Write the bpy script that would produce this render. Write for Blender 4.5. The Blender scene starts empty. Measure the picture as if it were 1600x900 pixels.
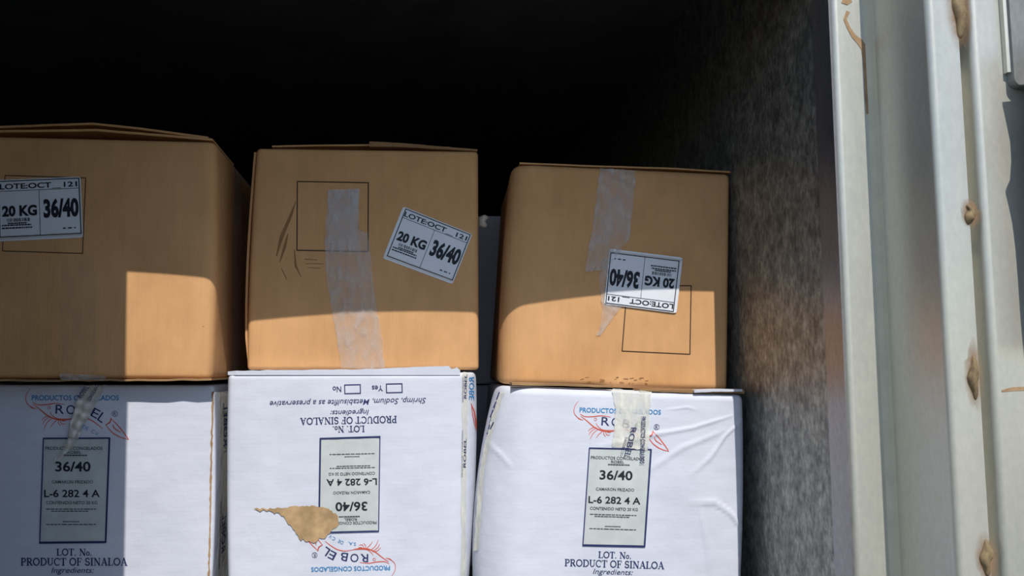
import bpy, bmesh, math, random
from mathutils import Vector, Matrix

scene = bpy.context.scene
C = scene.collection
random.seed(7)

# ------------------------------------------------------------------ camera
EYE = 1.65                      # lens height above the ground outside
F = 1208.0                      # focal length in pixels of a 1600 px wide frame
PITCH, YAW = math.radians(5.8), math.radians(8.0)
cam_data = bpy.data.cameras.new('camera')
cam_data.sensor_width = 36.0
cam_data.lens = 36.0 * F / 1600.0
cam_data.clip_start = 0.02
cam = bpy.data.objects.new('camera', cam_data)
C.objects.link(cam)
cam.location = (0, 0, EYE)
cam.rotation_euler = (math.pi / 2 + PITCH, 0, -YAW)
scene.camera = cam
CAM_R = cam.rotation_euler.to_matrix()
CAM_O = Vector((0, 0, EYE))

# ------------------------------------------------------------------ light
SUN_DIR = Vector((-0.125, 1.0, -1.31)).normalized()
world = bpy.data.worlds.new('sky')
scene.world = world
world.use_nodes = True
wn = world.node_tree.nodes
wl = world.node_tree.links
bg = wn['Background']
sky = wn.new('ShaderNodeTexSky')
sky.sky_type = 'NISHITA'
sky.sun_disc = False
sky.sun_elevation = math.asin(-SUN_DIR.z)
sky.sun_rotation = math.atan2(-SUN_DIR.x, -SUN_DIR.y)
sky.air_density = 1.0
sky.dust_density = 0.6
sky.ozone_density = 3.0
wl.new(sky.outputs[0], bg.inputs[0])
bg.inputs[1].default_value = 0.14
sun_data = bpy.data.lights.new('sun', 'SUN')
sun_data.energy = 4.0
sun_data.angle = math.radians(0.3)
sun_data.color = (1.0, 0.95, 0.88)
sun = bpy.data.objects.new('sun', sun_data)
C.objects.link(sun)
sun.rotation_euler = SUN_DIR.to_track_quat('-Z', 'Y').to_euler()
sun.location = (1, -4, 6)
vs = scene.view_settings
vs.view_transform = 'Standard'
vs.look = 'None'
vs.gamma = 1.0
vs.use_curve_mapping = False
vs.exposure = 0.07

# ------------------------------------------------------------------ materials
def srgb(r, g, b):
    def c(v):
        v /= 255.0
        return v / 12.92 if v <= 0.04045 else ((v + 0.055) / 1.055) ** 2.4
    return (c(r), c(g), c(b), 1.0)

def new_mat(name):
    m = bpy.data.materials.new(name)
    m.use_nodes = True
    return m, m.node_tree.nodes, m.node_tree.links, m.node_tree.nodes['Principled BSDF']

def noise(n, l, scale, detail=4, stretch=None, rough=0.55):
    tc = n.new('ShaderNodeTexCoord')
    mp = n.new('ShaderNodeMapping')
    l.new(tc.outputs['Object'], mp.inputs[0])
    if stretch:
        mp.inputs['Scale'].default_value = stretch
    t = n.new('ShaderNodeTexNoise')
    t.inputs['Scale'].default_value = scale
    t.inputs['Detail'].default_value = detail
    t.inputs['Roughness'].default_value = rough
    l.new(mp.outputs[0], t.inputs['Vector'])
    return t.outputs['Fac']

def ramp(n, l, src, a, b, ca, cb):
    r = n.new('ShaderNodeValToRGB')
    r.color_ramp.elements[0].position = a
    r.color_ramp.elements[1].position = b
    r.color_ramp.elements[0].color = ca
    r.color_ramp.elements[1].color = cb
    l.new(src, r.inputs[0])
    return r.outputs[0]

def mix(n, l, fac, a, b, mode='MIX'):
    m = n.new('ShaderNodeMix')
    m.data_type = 'RGBA'
    m.blend_type = mode
    for s, v in ((m.inputs[0], fac), (m.inputs[6], a), (m.inputs[7], b)):
        if hasattr(v, 'is_output') or isinstance(v, bpy.types.NodeSocket):
            l.new(v, s)
        else:
            s.default_value = v
    return m.outputs[2]

def bump(n, l, bsdf, h, strength, dist):
    b = n.new('ShaderNodeBump')
    b.inputs['Strength'].default_value = strength
    b.inputs['Distance'].default_value = dist
    l.new(h, b.inputs['Height'])
    l.new(b.outputs[0], bsdf.inputs['Normal'])

def board(name, col, col2, flute_axis, flute_amt, speck, rough=0.75):
    """corrugated board: mottled paper with the faint ribs of the flutes and a few specks"""
    m, n, l, p = new_mat(name)
    mott = noise(n, l, 9, 5)
    base = ramp(n, l, mott, 0.3, 0.75, col2, col)
    fib = noise(n, l, 60, 3, (1, 1, 0.25) if flute_axis == 'X' else (0.25, 1, 1))
    base = mix(n, l, 0.10, base, ramp(n, l, fib, 0.35, 0.7, (0.25, 0.25, 0.25, 1), (1, 1, 1, 1)), 'MULTIPLY')
    sp = noise(n, l, 130, 1)
    base = mix(n, l, ramp(n, l, sp, 0.80, 0.84, (0, 0, 0, 1), (speck, speck, speck, 1)), base, (col2[0] * .3, col2[1] * .3, col2[2] * .3, 1))
    l.new(base, p.inputs['Base Color'])
    p.inputs['Roughness'].default_value = rough
    p.inputs['Specular IOR Level'].default_value = 0.25
    tc = n.new('ShaderNodeTexCoord')
    w = n.new('ShaderNodeTexWave')
    w.bands_direction = flute_axis
    w.inputs['Scale'].default_value = 48
    w.inputs['Distortion'].default_value = 0.8
    w.inputs['Detail'].default_value = 1
    l.new(tc.outputs['Object'], w.inputs['Vector'])
    add = n.new('ShaderNodeMath')
    add.operation = 'MULTIPLY_ADD'
    l.new(w.outputs['Fac'], add.inputs[0])
    add.inputs[1].default_value = flute_amt
    l.new(noise(n, l, 22, 4), add.inputs[2])
    bump(n, l, p, add.outputs[0], 0.30, 0.004)
    return m

KRAFT = board('kraft_cardboard', srgb(220, 170, 118), srgb(204, 155, 105), 'X', 0.06, 0.5)
KRAFT_EDGE = board('kraft_cut_edge', srgb(186, 150, 108), srgb(134, 102, 70), 'Z', 0.1, 0.3)
WHITE = board('white_cardboard', srgb(214, 217, 228), srgb(203, 207, 219), 'Z', 0.022, 0.12, 0.6)

def plain(name, col, rough=0.6, spec=0.3, var=0.0):
    m, n, l, p = new_mat(name)
    if var:
        c2 = tuple(v * (1 - var) for v in col[:3]) + (1,)
        l.new(ramp(n, l, noise(n, l, 40, 4), 0.3, 0.7, c2, col), p.inputs['Base Color'])
    else:
        p.inputs['Base Color'].default_value = col
    p.inputs['Roughness'].default_value = rough
    p.inputs['Specular IOR Level'].default_value = spec
    return m

STICKER = plain('sticker_paper', srgb(226, 230, 236), 0.45, 0.4, 0.06)
INK_BLACK = plain('black_ink', srgb(30, 34, 44), 0.6)
INK_BROWN = plain('thin_dark_ink', srgb(66, 48, 38), 0.7)
INK_NAVY = plain('navy_ink', srgb(44, 54, 100), 0.6, 0.3, 0.25)
INK_BLUE = plain('blue_ink', srgb(42, 130, 186), 0.6, 0.3, 0.15)
INK_RED = plain('red_orange_ink', srgb(222, 92, 66), 0.6, 0.3, 0.2)
INK_GREY = plain('grey_ink', srgb(72, 76, 86), 0.6, 0.3, 0.3)
SHEET = plain('label_sheet', srgb(196, 202, 200), 0.35, 0.5, 0.14)
TORN = plain('torn_kraft', srgb(200, 168, 126), 0.9, 0.1, 0.45)
SMUDGE = plain('dark_scuff', srgb(160, 117, 76), 0.8, 0.2, 0.3)

def film(name, col, alpha, rough=0.22, wrinkle=0.6, scale=70, stretch=(1, 1, 0.4)):
    """clear packing tape: a thin glossy film that lets most of the board show"""
    m, n, l, p = new_mat(name)
    nz = noise(n, l, scale, 5, stretch)
    p.inputs['Base Color'].default_value = col
    p.inputs['Roughness'].default_value = rough
    p.inputs['Specular IOR Level'].default_value = 0.7
    a = n.new('ShaderNodeMapRange')
    a.inputs['From Min'].default_value = 0.35
    a.inputs['From Max'].default_value = 0.7
    a.inputs['To Min'].default_value = alpha * 0.6
    a.inputs['To Max'].default_value = min(1, alpha * 1.5)
    l.new(nz, a.inputs['Value'])
    l.new(a.outputs[0], p.inputs['Alpha'])
    bump(n, l, p, nz, wrinkle, 0.004)
    return m

TAPE = film('clear_packing_tape', srgb(206, 200, 196), 0.36)
TAPE_FAINT = film('faint_clear_tape', srgb(200, 190, 182), 0.10, 0.3, 0.2)
TAPE_CREAM = film('yellowed_printed_tape', srgb(224, 223, 211), 0.66, 0.3, 0.25)
TAPE_WHITE = film('loose_whitish_tape', srgb(214, 210, 200), 0.95, 0.3, 0.3, 40)

def metal(name, a, b, rough, metallic, scale=14, scratch=0.25, stretch=(1, 1, 0.15), rust=None):
    m, n, l, p = new_mat(name)
    big = noise(n, l, scale, 6, stretch, 0.65)
    fine = noise(n, l, 160, 3, (1, 1, 0.5))
    col = ramp(n, l, big, 0.30, 0.72, b, a)
    col = mix(n, l, scratch, col, ramp(n, l, fine, 0.3, 0.75, (0.35, 0.35, 0.35, 1), (1.25, 1.25, 1.2, 1)), 'MULTIPLY')
    if rust:
        rn = noise(n, l, 9, 6, (1, 1, 0.35), 0.7)
        col = mix(n, l, ramp(n, l, rn, 0.60, 0.80, (0, 0, 0, 1), (0.55, 0.55, 0.55, 1)), col, rust)
    l.new(col, p.inputs['Base Color'])
    p.inputs['Metallic'].default_value = metallic
    rr = n.new('ShaderNodeMapRange')
    rr.inputs['To Min'].default_value = rough - 0.1
    rr.inputs['To Max'].default_value = rough + 0.15
    l.new(big, rr.inputs['Value'])
    l.new(rr.outputs[0], p.inputs['Roughness'])
    bump(n, l, p, big, 0.12, 0.006)
    return m

GALV = metal('weathered_steel', srgb(214, 212, 199), srgb(201, 200, 189), 0.34, 0.5, 9, 0.12, rust=srgb(200, 188, 158))
GALV_STRIP = metal('bare_steel_strip', srgb(168, 164, 164), srgb(142, 140, 142), 0.34, 0.75)
LINER = metal('dirty_wall_liner', srgb(196, 196, 188), srgb(118, 118, 115), 0.48, 0.6, 34, 0.85, (1, 1, 0.8))
DARK = metal('dark_interior_liner', srgb(128, 130, 132), srgb(100, 102, 104), 0.6, 0.2, 10, 0.3)
DOORSHEET = metal('door_sheet', srgb(150, 152, 150), srgb(128, 130, 128), 0.5, 0.3)
RUST = metal('rusted_weld', srgb(156, 136, 98), srgb(96, 76, 56), 0.7, 0.1, 60, 0.4, (1, 1, 1))
RUST_STAIN = metal('rust_stain', srgb(186, 156, 118), srgb(154, 120, 86), 0.8, 0.0, 60, 0.3, (1, 1, 1))
def stain(name, col, amount):
    """rust bloom that thins out towards its ragged rim"""
    m, n, l, p = new_mat(name)
    tc = n.new('ShaderNodeTexCoord')
    mp = n.new('ShaderNodeMapping')
    mp.inputs['Location'].default_value = (-1, 0, -1)
    mp.inputs['Scale'].default_value = (2, 0, 2)
    l.new(tc.outputs['Generated'], mp.inputs[0])
    ln = n.new('ShaderNodeVectorMath')
    ln.operation = 'LENGTH'
    l.new(mp.outputs[0], ln.inputs[0])
    fall = ramp(n, l, ln.outputs['Value'], 0.25, 0.95, (1, 1, 1, 1), (0, 0, 0, 1))
    nz = ramp(n, l, noise(n, l, 90, 5), 0.2, 0.7, (.35, .35, .35, 1), (1, 1, 1, 1))
    a = mix(n, l, 1.0, fall, nz, 'MULTIPLY')
    sc_ = n.new('ShaderNodeMath')
    sc_.operation = 'MULTIPLY'
    l.new(a, sc_.inputs[0])
    sc_.inputs[1].default_value = amount
    l.new(sc_.outputs[0], p.inputs['Alpha'])
    p.inputs['Base Color'].default_value = col
    p.inputs['Roughness'].default_value = 0.8
    return m
BLOOM = stain('rust_bloom', srgb(150, 112, 78), 0.9)
SEALANT = plain('cream_sealant', srgb(214, 208, 182), 0.5, 0.4, 0.12)
FLAP_GREY = plain('grey_shade_flap', srgb(74, 72, 72), 0.6, 0.3, 0.2)  # for the added flap that shades the frame plate
GROUND = plain('pale_concrete_ground', srgb(84, 85, 86), 0.9, 0.1, 0.2)

# ------------------------------------------------------------------ mesh helpers
def link_mesh(name, verts, faces, mat, parent=None, base=None, smooth=False):
    me = bpy.data.meshes.new(name)
    b = Vector(base) if base is not None else Vector((0, 0, 0))
    me.from_pydata([tuple(Vector(v) - b) for v in verts], [], faces)
    me.materials.append(mat)
    if smooth:
        me.polygons.foreach_set('use_smooth', [True] * len(me.polygons))
    me.update()
    o = bpy.data.objects.new(name, me)
    C.objects.link(o)
    if parent:
        o.parent = parent
    return o

def fix_normals(o):
    bm = bmesh.new()
    bm.from_mesh(o.data)
    bmesh.ops.remove_doubles(bm, verts=bm.verts, dist=1e-6)
    bmesh.ops.recalc_face_normals(bm, faces=bm.faces)
    bm.to_mesh(o.data)
    bm.free()
    return o

def structure(o):
    o['kind'] = 'structure'
    return o

def box_mesh(name, lo, hi, mat, parent=None, base=None):
    x0, y0, z0 = lo
    x1, y1, z1 = hi
    v = [(x0, y0, z0), (x1, y0, z0), (x1, y1, z0), (x0, y1, z0), (x0, y0, z1), (x1, y0, z1), (x1, y1, z1), (x0, y1, z1)]
    f = [(0, 3, 2, 1), (4, 5, 6, 7), (0, 1, 5, 4), (1, 2, 6, 5), (2, 3, 7, 6), (3, 0, 4, 7)]
    return link_mesh(name, v, f, mat, parent, base)

def pix_ray(px, py):
    return (CAM_R @ Vector(((px - 800) / F, -(py - 450) / F, -1.0))).normalized()

def on_y(px, py, y):
    d = pix_ray(px, py)
    return CAM_O + d * (y / d.y)

def on_x(px, py, x):
    d = pix_ray(px, py)
    return CAM_O + d * (x / d.x)

# ------------------------------------------------------------------ the truck body
FLOOR = EYE - 0.45
CEIL = EYE + 0.80
HEAD = EYE + 0.60             # underside of the door header
XW = 0.615                     # right wall, inner face
XL = -1.47
YF = 1.009                     # plane of the inner step of the door frame
YO = 0.884                     # plane of the outer step
YB = 5.2

structure(box_mesh('floor', (XL - .06, YF - 0.1, FLOOR - 0.05), (XW + .2, YB, FLOOR), DARK))
structure(box_mesh('ceiling', (XL - .06, YF, CEIL), (XW + .1, YB, CEIL + .06), DARK))
structure(box_mesh('wall_left', (XL - .06, YF, FLOOR), (XL, YB, CEIL), DARK))
structure(box_mesh('wall_back', (XL, YB, FLOOR), (XW + .05, YB + .06, CEIL), DARK))
structure(box_mesh('wall_right', (XW, YF + 0.02, FLOOR), (XW + .05, YB, CEIL), LINER))
structure(box_mesh('trim_1', (XL, YF, HEAD), (XW, YF + .10, CEIL), GALV))      # header over the opening
structure(box_mesh('ground', (-14, -16, -0.05), (14, 8, 0.0), GROUND))

def extrude_profile(name, pts, z0, z1, mat, nz=1, parent=None):
    v, f = [], []
    n = len(pts)
    for k in range(nz + 1):
        z = z0 + (z1 - z0) * k / nz
        v += [(x, y, z) for x, y in pts]
    for k in range(nz):
        for i in range(n):
            j = (i + 1) % n
            f.append((k * n + i, k * n + j, (k + 1) * n + j, (k + 1) * n + i))
    f.append(tuple(range(n - 1, -1, -1)))
    f.append(tuple(range(nz * n, nz * n + n)))
    o = link_mesh(name, v, f, mat, parent)
    fix_normals(o)
    for p in o.data.polygons:
        p.use_smooth = abs(p.normal.z) < 0.5
    o.data.set_sharp_from_angle(angle=math.radians(38))
    return o

def fillet(p0, p1, p2, r, n=6):
    a = (Vector(p0) - Vector(p1)).normalized()
    b = (Vector(p2) - Vector(p1)).normalized()
    half = a.angle(b) / 2
    t = r / math.tan(half)
    s, e = Vector(p1) + a * t, Vector(p1) + b * t
    c = Vector(p1) + (a + b).normalized() * (r / math.sin(half))
    out = []
    for i in range(n + 1):
        q = s.lerp(e, i / n) - c
        out.append(tuple(c + q.normalized() * r))
    return out

X1, X2, X3, X4 = 0.673, 0.7165, 0.7325, 0.90
JZ0, JZ1 = FLOOR - 0.10, CEIL + 0.06
prof = [(XW, YF + 0.05)]
prof += fillet((XW, YF + 0.05), (XW, YF), (X1, YF), 0.009)
prof += fillet((XW, YF), (X1, YF), (X1, YO), 0.006)
prof += fillet((X1, YF), (X1, YO), (X2, YO), 0.009)
prof += [(X2 - .001, YO), (X2, YO + .002), (X2, YO + 0.03), (X2 + .10, YO + 0.03), (X2 + .10, YF + 0.05)]
jamb = structure(extrude_profile('trim_2', prof, JZ0, JZ1, GALV))
jamb['label'] = 'stepped pale steel door jamb with rounded bends'
# flat strip lining the wall just inside the jamb
structure(extrude_profile('trim_3', [(XW - .002, YF + .006), (XW - .002, YF + .052), (XW + .004, YF + .055), (XW + .004, YF + .006)], FLOOR, CEIL, GALV_STRIP))
# cream sealant run in the inner corner
bead = [(X1 - .011, YF + .001)] + fillet((X1 - .011, YF + .001), (X1 - .0035, YF - .004), (X1 + .001, YF - .012), 0.006) + [(X1 + .001, YF - .013), (X1 + .001, YF + .001)]
extrude_profile('sealant_bead', bead, JZ0 + .02, JZ1 - .02, SEALANT, parent=jamb)
# outer plate of the frame beyond the groove
prof = fillet((X3, YO + .029), (X3, YO - .003), (X4, YO - .003), 0.009)
prof = [(X3, YO + .029)] + prof + [(X4, YO - .003), (X4, YO + .029)]
plate = structure(extrude_profile('trim_4', prof, JZ0, JZ1, GALV))
plate['label'] = 'outer pale steel frame plate with rusty weld spots along its seam'

def lump(name, c, size, mat, parent, seed, n=10):
    """irregular weld bead"""
    rnd = random.Random(seed)
    ph = [rnd.uniform(0, 6.28) for _ in range(6)]
    bm = bmesh.new()
    bmesh.ops.create_uvsphere(bm, u_segments=18, v_segments=14, radius=1)
    for v in bm.verts:
        k = 1 + .16 * math.sin(4 * v.co.z + ph[0]) + .12 * math.sin(7 * v.co.z + 3 * v.co.x + ph[1]) + .1 * math.sin(9 * v.co.x + ph[2])
        v.co = Vector((v.co.x * size[0] * k, v.co.y * size[1] * k, v.co.z * size[2]))
        v.co.x += .25 * size[0] * math.sin(3 * v.co.z / size[2] + ph[3])
        v.co += Vector(c)
    me = bpy.data.meshes.new(name)
    bm.to_mesh(me)
    bm.free()
    me.materials.append(mat)
    me.polygons.foreach_set('use_smooth', [True] * len(me.polygons))
    o = bpy.data.objects.new(name, me)
    C.objects.link(o)
    o.parent = parent
    return o

def ragged_patch(name, c, rx, rz, mat, parent, seed, thick=0.0008, nrm_y=-1):
    """thin blotch with a ragged outline standing in the XZ plane"""
    rnd = random.Random(seed)
    n = 30
    ph = [rnd.uniform(0, 6.28) for _ in range(4)]
    v, f = [], []
    for s in (0, 1):
        for i in range(n):
            a = 2 * math.pi * i / n
            k = 1 + .14 * math.sin(3 * a + ph[0]) + .1 * math.sin(5 * a + ph[1]) + .08 * math.sin(9 * a + ph[2])
            v.append((c[0] + rx * k * math.cos(a), c[1] - (thick if s else 0), c[2] + rz * k * math.sin(a)))
    f.append(tuple(range(n, 2 * n)))
    f += [(i, (i + 1) % n, n + (i + 1) % n, n + i) for i in range(n)]
    return fix_normals(link_mesh(name, v, f, mat, parent))

for i, (px, py, sx, sz) in enumerate([(1499, 12, .011, .042), (1516, 335, .008, .013), (1523, 590, .0075, .028), (1543, 872, .009, .022)]):
    c = on_y(px, py, YO - .002)
    lump('weld_bead', (c.x, c.y + .002, c.z), (sx * .8, .0055, sz), RUST, plate, 11 + i)
    ragged_patch('rust_halo', (c.x + .001, YO - .0002, c.z), sx * 1.9, sz * 1.6, BLOOM, jamb, 40 + i, 0.0006)

def ribbon_y(name, pts, y, mat, parent, thick=0.0006):
    """stain or stroke given as (px, py, half width in px) on the plane y"""
    v, f = [], []
    for i, (px, py, hw) in enumerate(pts):
        a = pts[max(0, i - 1)]
        b = pts[min(len(pts) - 1, i + 1)]
        t = Vector((b[0] - a[0], b[1] - a[1])).normalized()
        for s in (-1, 1):
            p = on_y(px - t.y * hw * s, py + t.x * hw * s, y)
            v.append((p.x, y - thick, p.z))
    for i in range(len(pts) - 1):
        f.append((2 * i, 2 * i + 1, 2 * i + 3, 2 * i + 2))
    return link_mesh(name, v, f, mat, parent)

ribbon_y('rust_run', [(1325, 18, 3), (1320, 30, 2.5), (1326, 44, 2.5), (1334, 57, 3.5), (1343, 65, 4.5), (1350, 75, 5), (1353, 92, 5), (1354, 120, 4), (1354, 150, 3), (1355, 178, 1.5)], YF, RUST_STAIN, jamb)
ribbon_y('rust_run', [(1316, 0, 5), (1324, 3, 5), (1330, 0, 3)], YF, RUST_STAIN, jamb)
ribbon_y('rust_run', [(1565, 611, 1.5), (1582, 608, 3), (1602, 607, 3)], YO - .003, RUST_STAIN, plate)

# hinge plate with its rounded lower end on the outer frame
h0 = on_y(1562, 140, YO)
hp = []
z_low = h0.z
hx0, hx1 = 0.7785, 0.88
pts = [(hx0, JZ1 - .05)]
for i in range(9):
    a = math.pi + (math.pi / 2) * i / 8
    pts.append((hx0 + .012 + .012 * math.cos(a), z_low + .012 + .012 * math.sin(a)))
pts += [(hx1, z_low), (hx1, JZ1 - .05)]
n = len(pts)
v = [(x, YO - .003, z) for x, z in pts] + [(x, YO - .016, z) for x, z in pts]
f = [tuple(range(n)), tuple(range(2 * n - 1, n - 1, -1))] + [(i, (i + 1) % n, n + (i + 1) % n, n + i) for i in range(n)]
hinge = fix_normals(link_mesh('hinge_plate', v, f, DOORSHEET, plate))
hinge['label'] = 'dull steel hinge plate'
extrude_profile('hinge_lip', [(hx0 - .004, YO - .003), (hx0 - .004, YO - .010), (hx0 + .001, YO - .012), (hx0 + .001, YO - .003)], z_low + .02, JZ1 - .05, GALV, parent=plate)

# unseen flap added off the outer plate so its wavy edge shades the plate
edge = [(1566, 158), (1572, 185), (1578, 215), (1580, 250), (1578, 280), (1571, 296), (1575, 312), (1581, 340), (1586, 380), (1590, 430), (1594, 490), (1600, 560), (1612, 640)]
sv, sf = [], []
for ex, ey in edge:
    p = on_y(ex, ey, YO - .003)
    for t in range(5):
        gap = .06 * (1 - (t / 4) ** 2)
        x = p.x + (.895 - p.x) * t / 4
        sv.append((x + .125 * gap, YO - .004 - gap, p.z + 1.31 * .06))
k5 = len(edge)
for i in range(k5 - 1):
    for t in range(4):
        sf.append((5 * i + t, 5 * i + t + 1, 5 * i + t + 6, 5 * i + t + 5))
caster = link_mesh('shade_flap', sv, sf, FLAP_GREY, plate, None, True)
sol = caster.modifiers.new('thickness', 'SOLIDIFY')
sol.thickness = 0.004

# unseen left leaf of the rear doors, set ajar to shade the left cartons
def leaf(name, hinge_xy, free_xy, thick, z0, z1, label):
    a, b = Vector(hinge_xy), Vector(free_xy)
    t = (b - a).normalized()
    nrm = Vector((t.y, -t.x)) if Vector((t.y, -t.x)).y < 0 else Vector((-t.y, t.x))
    pr = [tuple(a), tuple(b), tuple(b + nrm * thick), tuple(a + nrm * thick)]
    o = structure(extrude_profile(name, pr, z0, z1, DOORSHEET))
    o['label'] = label
    # locking rod and its brackets on the outer face
    c = b - t * 0.14 + nrm * (thick + .018)
    ring = [(c.x + .014 * math.cos(2 * math.pi * k / 12), c.y + .014 * math.sin(2 * math.pi * k / 12)) for k in range(12)]
    extrude_profile('lock_rod', ring, z0 + .02, z1 - .02, GALV_STRIP, parent=o)
    for zz in (z0 + .25, (z0 + z1) / 2, z1 - .25):
        q = [tuple(c - t * .035 - nrm * .018), tuple(c + t * .035 - nrm * .018), tuple(c + t * .03 + nrm * .018), tuple(c - t * .03 + nrm * .018)]
        extrude_profile('rod_bracket', q, zz - .03, zz + .03, RUST, parent=o)
    return o

d1 = leaf('door_1', (XL, YO - .01), (-0.370, 0.68), 0.045, FLOOR - .04, EYE + 1.08, 'unseen left rear door leaf set ajar to shade the left cartons')
for o in [d1] + list(d1.children):          # leaf sheared so the shadow edge it casts slants
    for v in o.data.vertices:
        v.co.x += (EYE + 1.0 - v.co.z) * 0.03
d2 = leaf('door_2', (0.93, YO + .03), (1.95, YO + .12), 0.045, FLOOR - .04, EYE + 0.92, 'right rear door leaf swung wide open')

# ------------------------------------------------------------------ cartons
class Carton:
    def __init__(s, name, label, cat, group, mat, y0, slope, quad, depth, bulge, side=(0.0, 0.0), r=0.006,
                 creases=(), res=40, zbot=None, back=((0, 0), (0, 0))):
        """quad: photo positions of the front corners TL, TR, BR, BL on the plane y = y0 + slope * x"""
        s.y0, s.slope, s.bulge, s.side, s.depth, s.back = y0, slope, bulge, side, depth, back
        s.q = []
        for px, py in quad:
            p = s.hit_plane(px, py)
            s.q.append(Vector((p.x, p.z)))
        if zbot is not None:
            for k in (2, 3):
                top = s.q[1] if k == 2 else s.q[0]
                t = (zbot - top.y) / (s.q[k].y - top.y)
                s.q[k] = top + (s.q[k] - top) * t
        s.W = ((s.q[1] - s.q[0]).length + (s.q[2] - s.q[3]).length) / 2
        s.H = ((s.q[3] - s.q[0]).length + (s.q[2] - s.q[1]).length) / 2
        s.creases = []
        s.r = r
        for cr in creases:
            pts = [s.uv_of(*s.xz_plane(px, py)) for px, py in cr[0]]
            s.creases.append((pts, cr[1], cr[2]))
        cx = sum(p.x for p in s.q) / 4
        zb = min(s.q[2].y, s.q[3].y)
        s.base = Vector((cx, y0 + slope * cx + depth / 2, zb))
        s.root = bpy.data.objects.new(name, None)
        C.objects.link(s.root)
        s.root.location = s.base
        s.root.empty_display_size = 0.05
        s.root['label'], s.root['category'] = label, cat
        if group:
            s.root['group'] = group
        s.mat = mat
        s.build(res)

    def hit_plane(s, px, py, off=0.0):
        d = pix_ray(px, py)
        # y = y0 + slope*x - off
        t = (s.y0 - off) / (d.y - s.slope * d.x)
        return CAM_O + d * t

    def xz_plane(s, px, py):
        p = s.hit_plane(px, py)
        return p.x, p.z

    def bil(s, u, v):
        tl, tr, br, bl = s.q
        return (tl * (1 - u) + tr * u) * v + (bl * (1 - u) + br * u) * (1 - v)

    def uv_of(s, x, z):
        u = v = 0.5
        for _ in range(6):
            p = s.bil(u, v)
            e = Vector((x, z)) - p
            du = (s.bil(u + 1e-3, v) - p) / 1e-3
            dv = (s.bil(u, v + 1e-3) - p) / 1e-3
            det = du.x * dv.y - du.y * dv.x
            u += (e.x * dv.y - e.y * dv.x) / det
            v += (du.x * e.y - du.y * e.x) / det
        return u, v

    def front_off(s, u, v):
        cu, cv = min(max(u, 0), 1), min(max(v, 0), 1)
        o = s.bulge * (math.sin(math.pi * cu) ** .8) * (math.sin(math.pi * cv) ** .8)
        for (bw, bd), t in zip(s.back, (cu, 1 - cu)):      # corners worn round
            if bw and t < bw:
                o -= bd * (1 - math.sqrt(max(0, 1 - (1 - t / bw) ** 2)))
        for pts, wd, h in s.creases:
            best, along = 9, 0.5
            n = len(pts) - 1
            for i in range(n):
                ax, ay = pts[i][0] * s.W, pts[i][1] * s.H
                bx, by = pts[i + 1][0] * s.W, pts[i + 1][1] * s.H
                dx, dy = bx - ax, by - ay
                t = ((u * s.W - ax) * dx + (v * s.H - ay) * dy) / max(dx * dx + dy * dy, 1e-9)
                t = min(max(t, 0), 1)
                d = math.hypot(u * s.W - ax - dx * t, v * s.H - ay - dy * t)
                if d < best:
                    best, along = d, (i + t) / n
            o += h * math.exp(-(best / wd) ** 2) * (math.sin(math.pi * min(max(along, .04), .96)) ** .5)
        return o

    def pt(s, px, py, eps=0.0):
        p = s.hit_plane(px, py)
        for _ in range(2):
            u, v = s.uv_of(p.x, p.z)
            for _k in range(4):
                u, v = s.uv_of(p.x - s.side_off(u, v, 0), p.z)
            p = s.hit_plane(px, py, s.front_off(u, v) + eps)
        return p

    def side_off(s, u, v, w):
        sb = (1 - min(max(w, 0), 1)) ** 3 * math.sin(math.pi * min(max(v, 0), 1)) ** .7
        return -s.side[0] * sb * (1 - min(max(u, 0), 1)) ** 4 + s.side[1] * sb * min(max(u, 0), 1) ** 4

    def warp(s, u, v, w):
        p = s.bil(u, v)
        x, z = p.x, p.y
        y = s.y0 + s.slope * x + w * s.depth - s.front_off(u, v) * max(0, 1 - w * 2.5)
        x += s.side_off(u, v, w)
        x += -s.slope * w * s.depth
        return Vector((x, y, z))

    def build(s, res):
        W, H, D, r = s.W, s.H, s.depth, s.r
        def steps(L, n):
            inner = [r + (L - 2 * r) * (t - .09 * math.sin(2 * math.pi * t)) for t in (i / n for i in range(n + 1))]
            return [0, r * .35, r * .7] + inner + [L - r * .7, L - r * .35, L]
        us, vv, ws = steps(W, res), steps(H, res), steps(D, 9)
        def pos(a, b, c):
            q = Vector((a, b, c))
            cl = Vector((min(max(a, r), W - r), min(max(b, r), H - r), min(max(c, r), D - r)))
            d = q - cl
            if d.length > 1e-9:
                m = max(abs(d.x), abs(d.y), abs(d.z))
                q = cl + d.normalized() * r * (m / r)
            return s.warp(q.x / W, q.y / H, q.z / D)
        verts, faces = [], []
        def sheet(A, B, fn):
            o = len(verts)
            for a in A:
                for b in B:
                    verts.append(fn(a, b))
            nb = len(B)
            for i in range(len(A) - 1):
                for j in range(nb - 1):
                    k = o + i * nb + j
                    faces.append((k, k + nb, k + nb + 1, k + 1))
        sheet(us, vv, lambda a, b: pos(a, b, 0))
        sheet(us, vv, lambda a, b: pos(a, b, D))
        sheet(vv, ws, lambda a, b: pos(0, a, b))
        sheet(vv, ws, lambda a, b: pos(W, a, b))
        sheet(us, ws, lambda a, b: pos(a, 0, b))
        sheet(us, ws, lambda a, b: pos(a, H, b))
        s.body = fix_normals(link_mesh('carton_body', verts, faces, s.mat, s.root, s.base, True))
        s.body.data.polygons.foreach_set('use_smooth', [True] * len(s.body.data.polygons))

    # ---- things printed or stuck on the front
    def mesh(s, name, verts, faces, mat, parent=None, smooth=False):
        return link_mesh(name, verts, faces, mat, parent or s.root, s.base if True else None, smooth)

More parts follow.
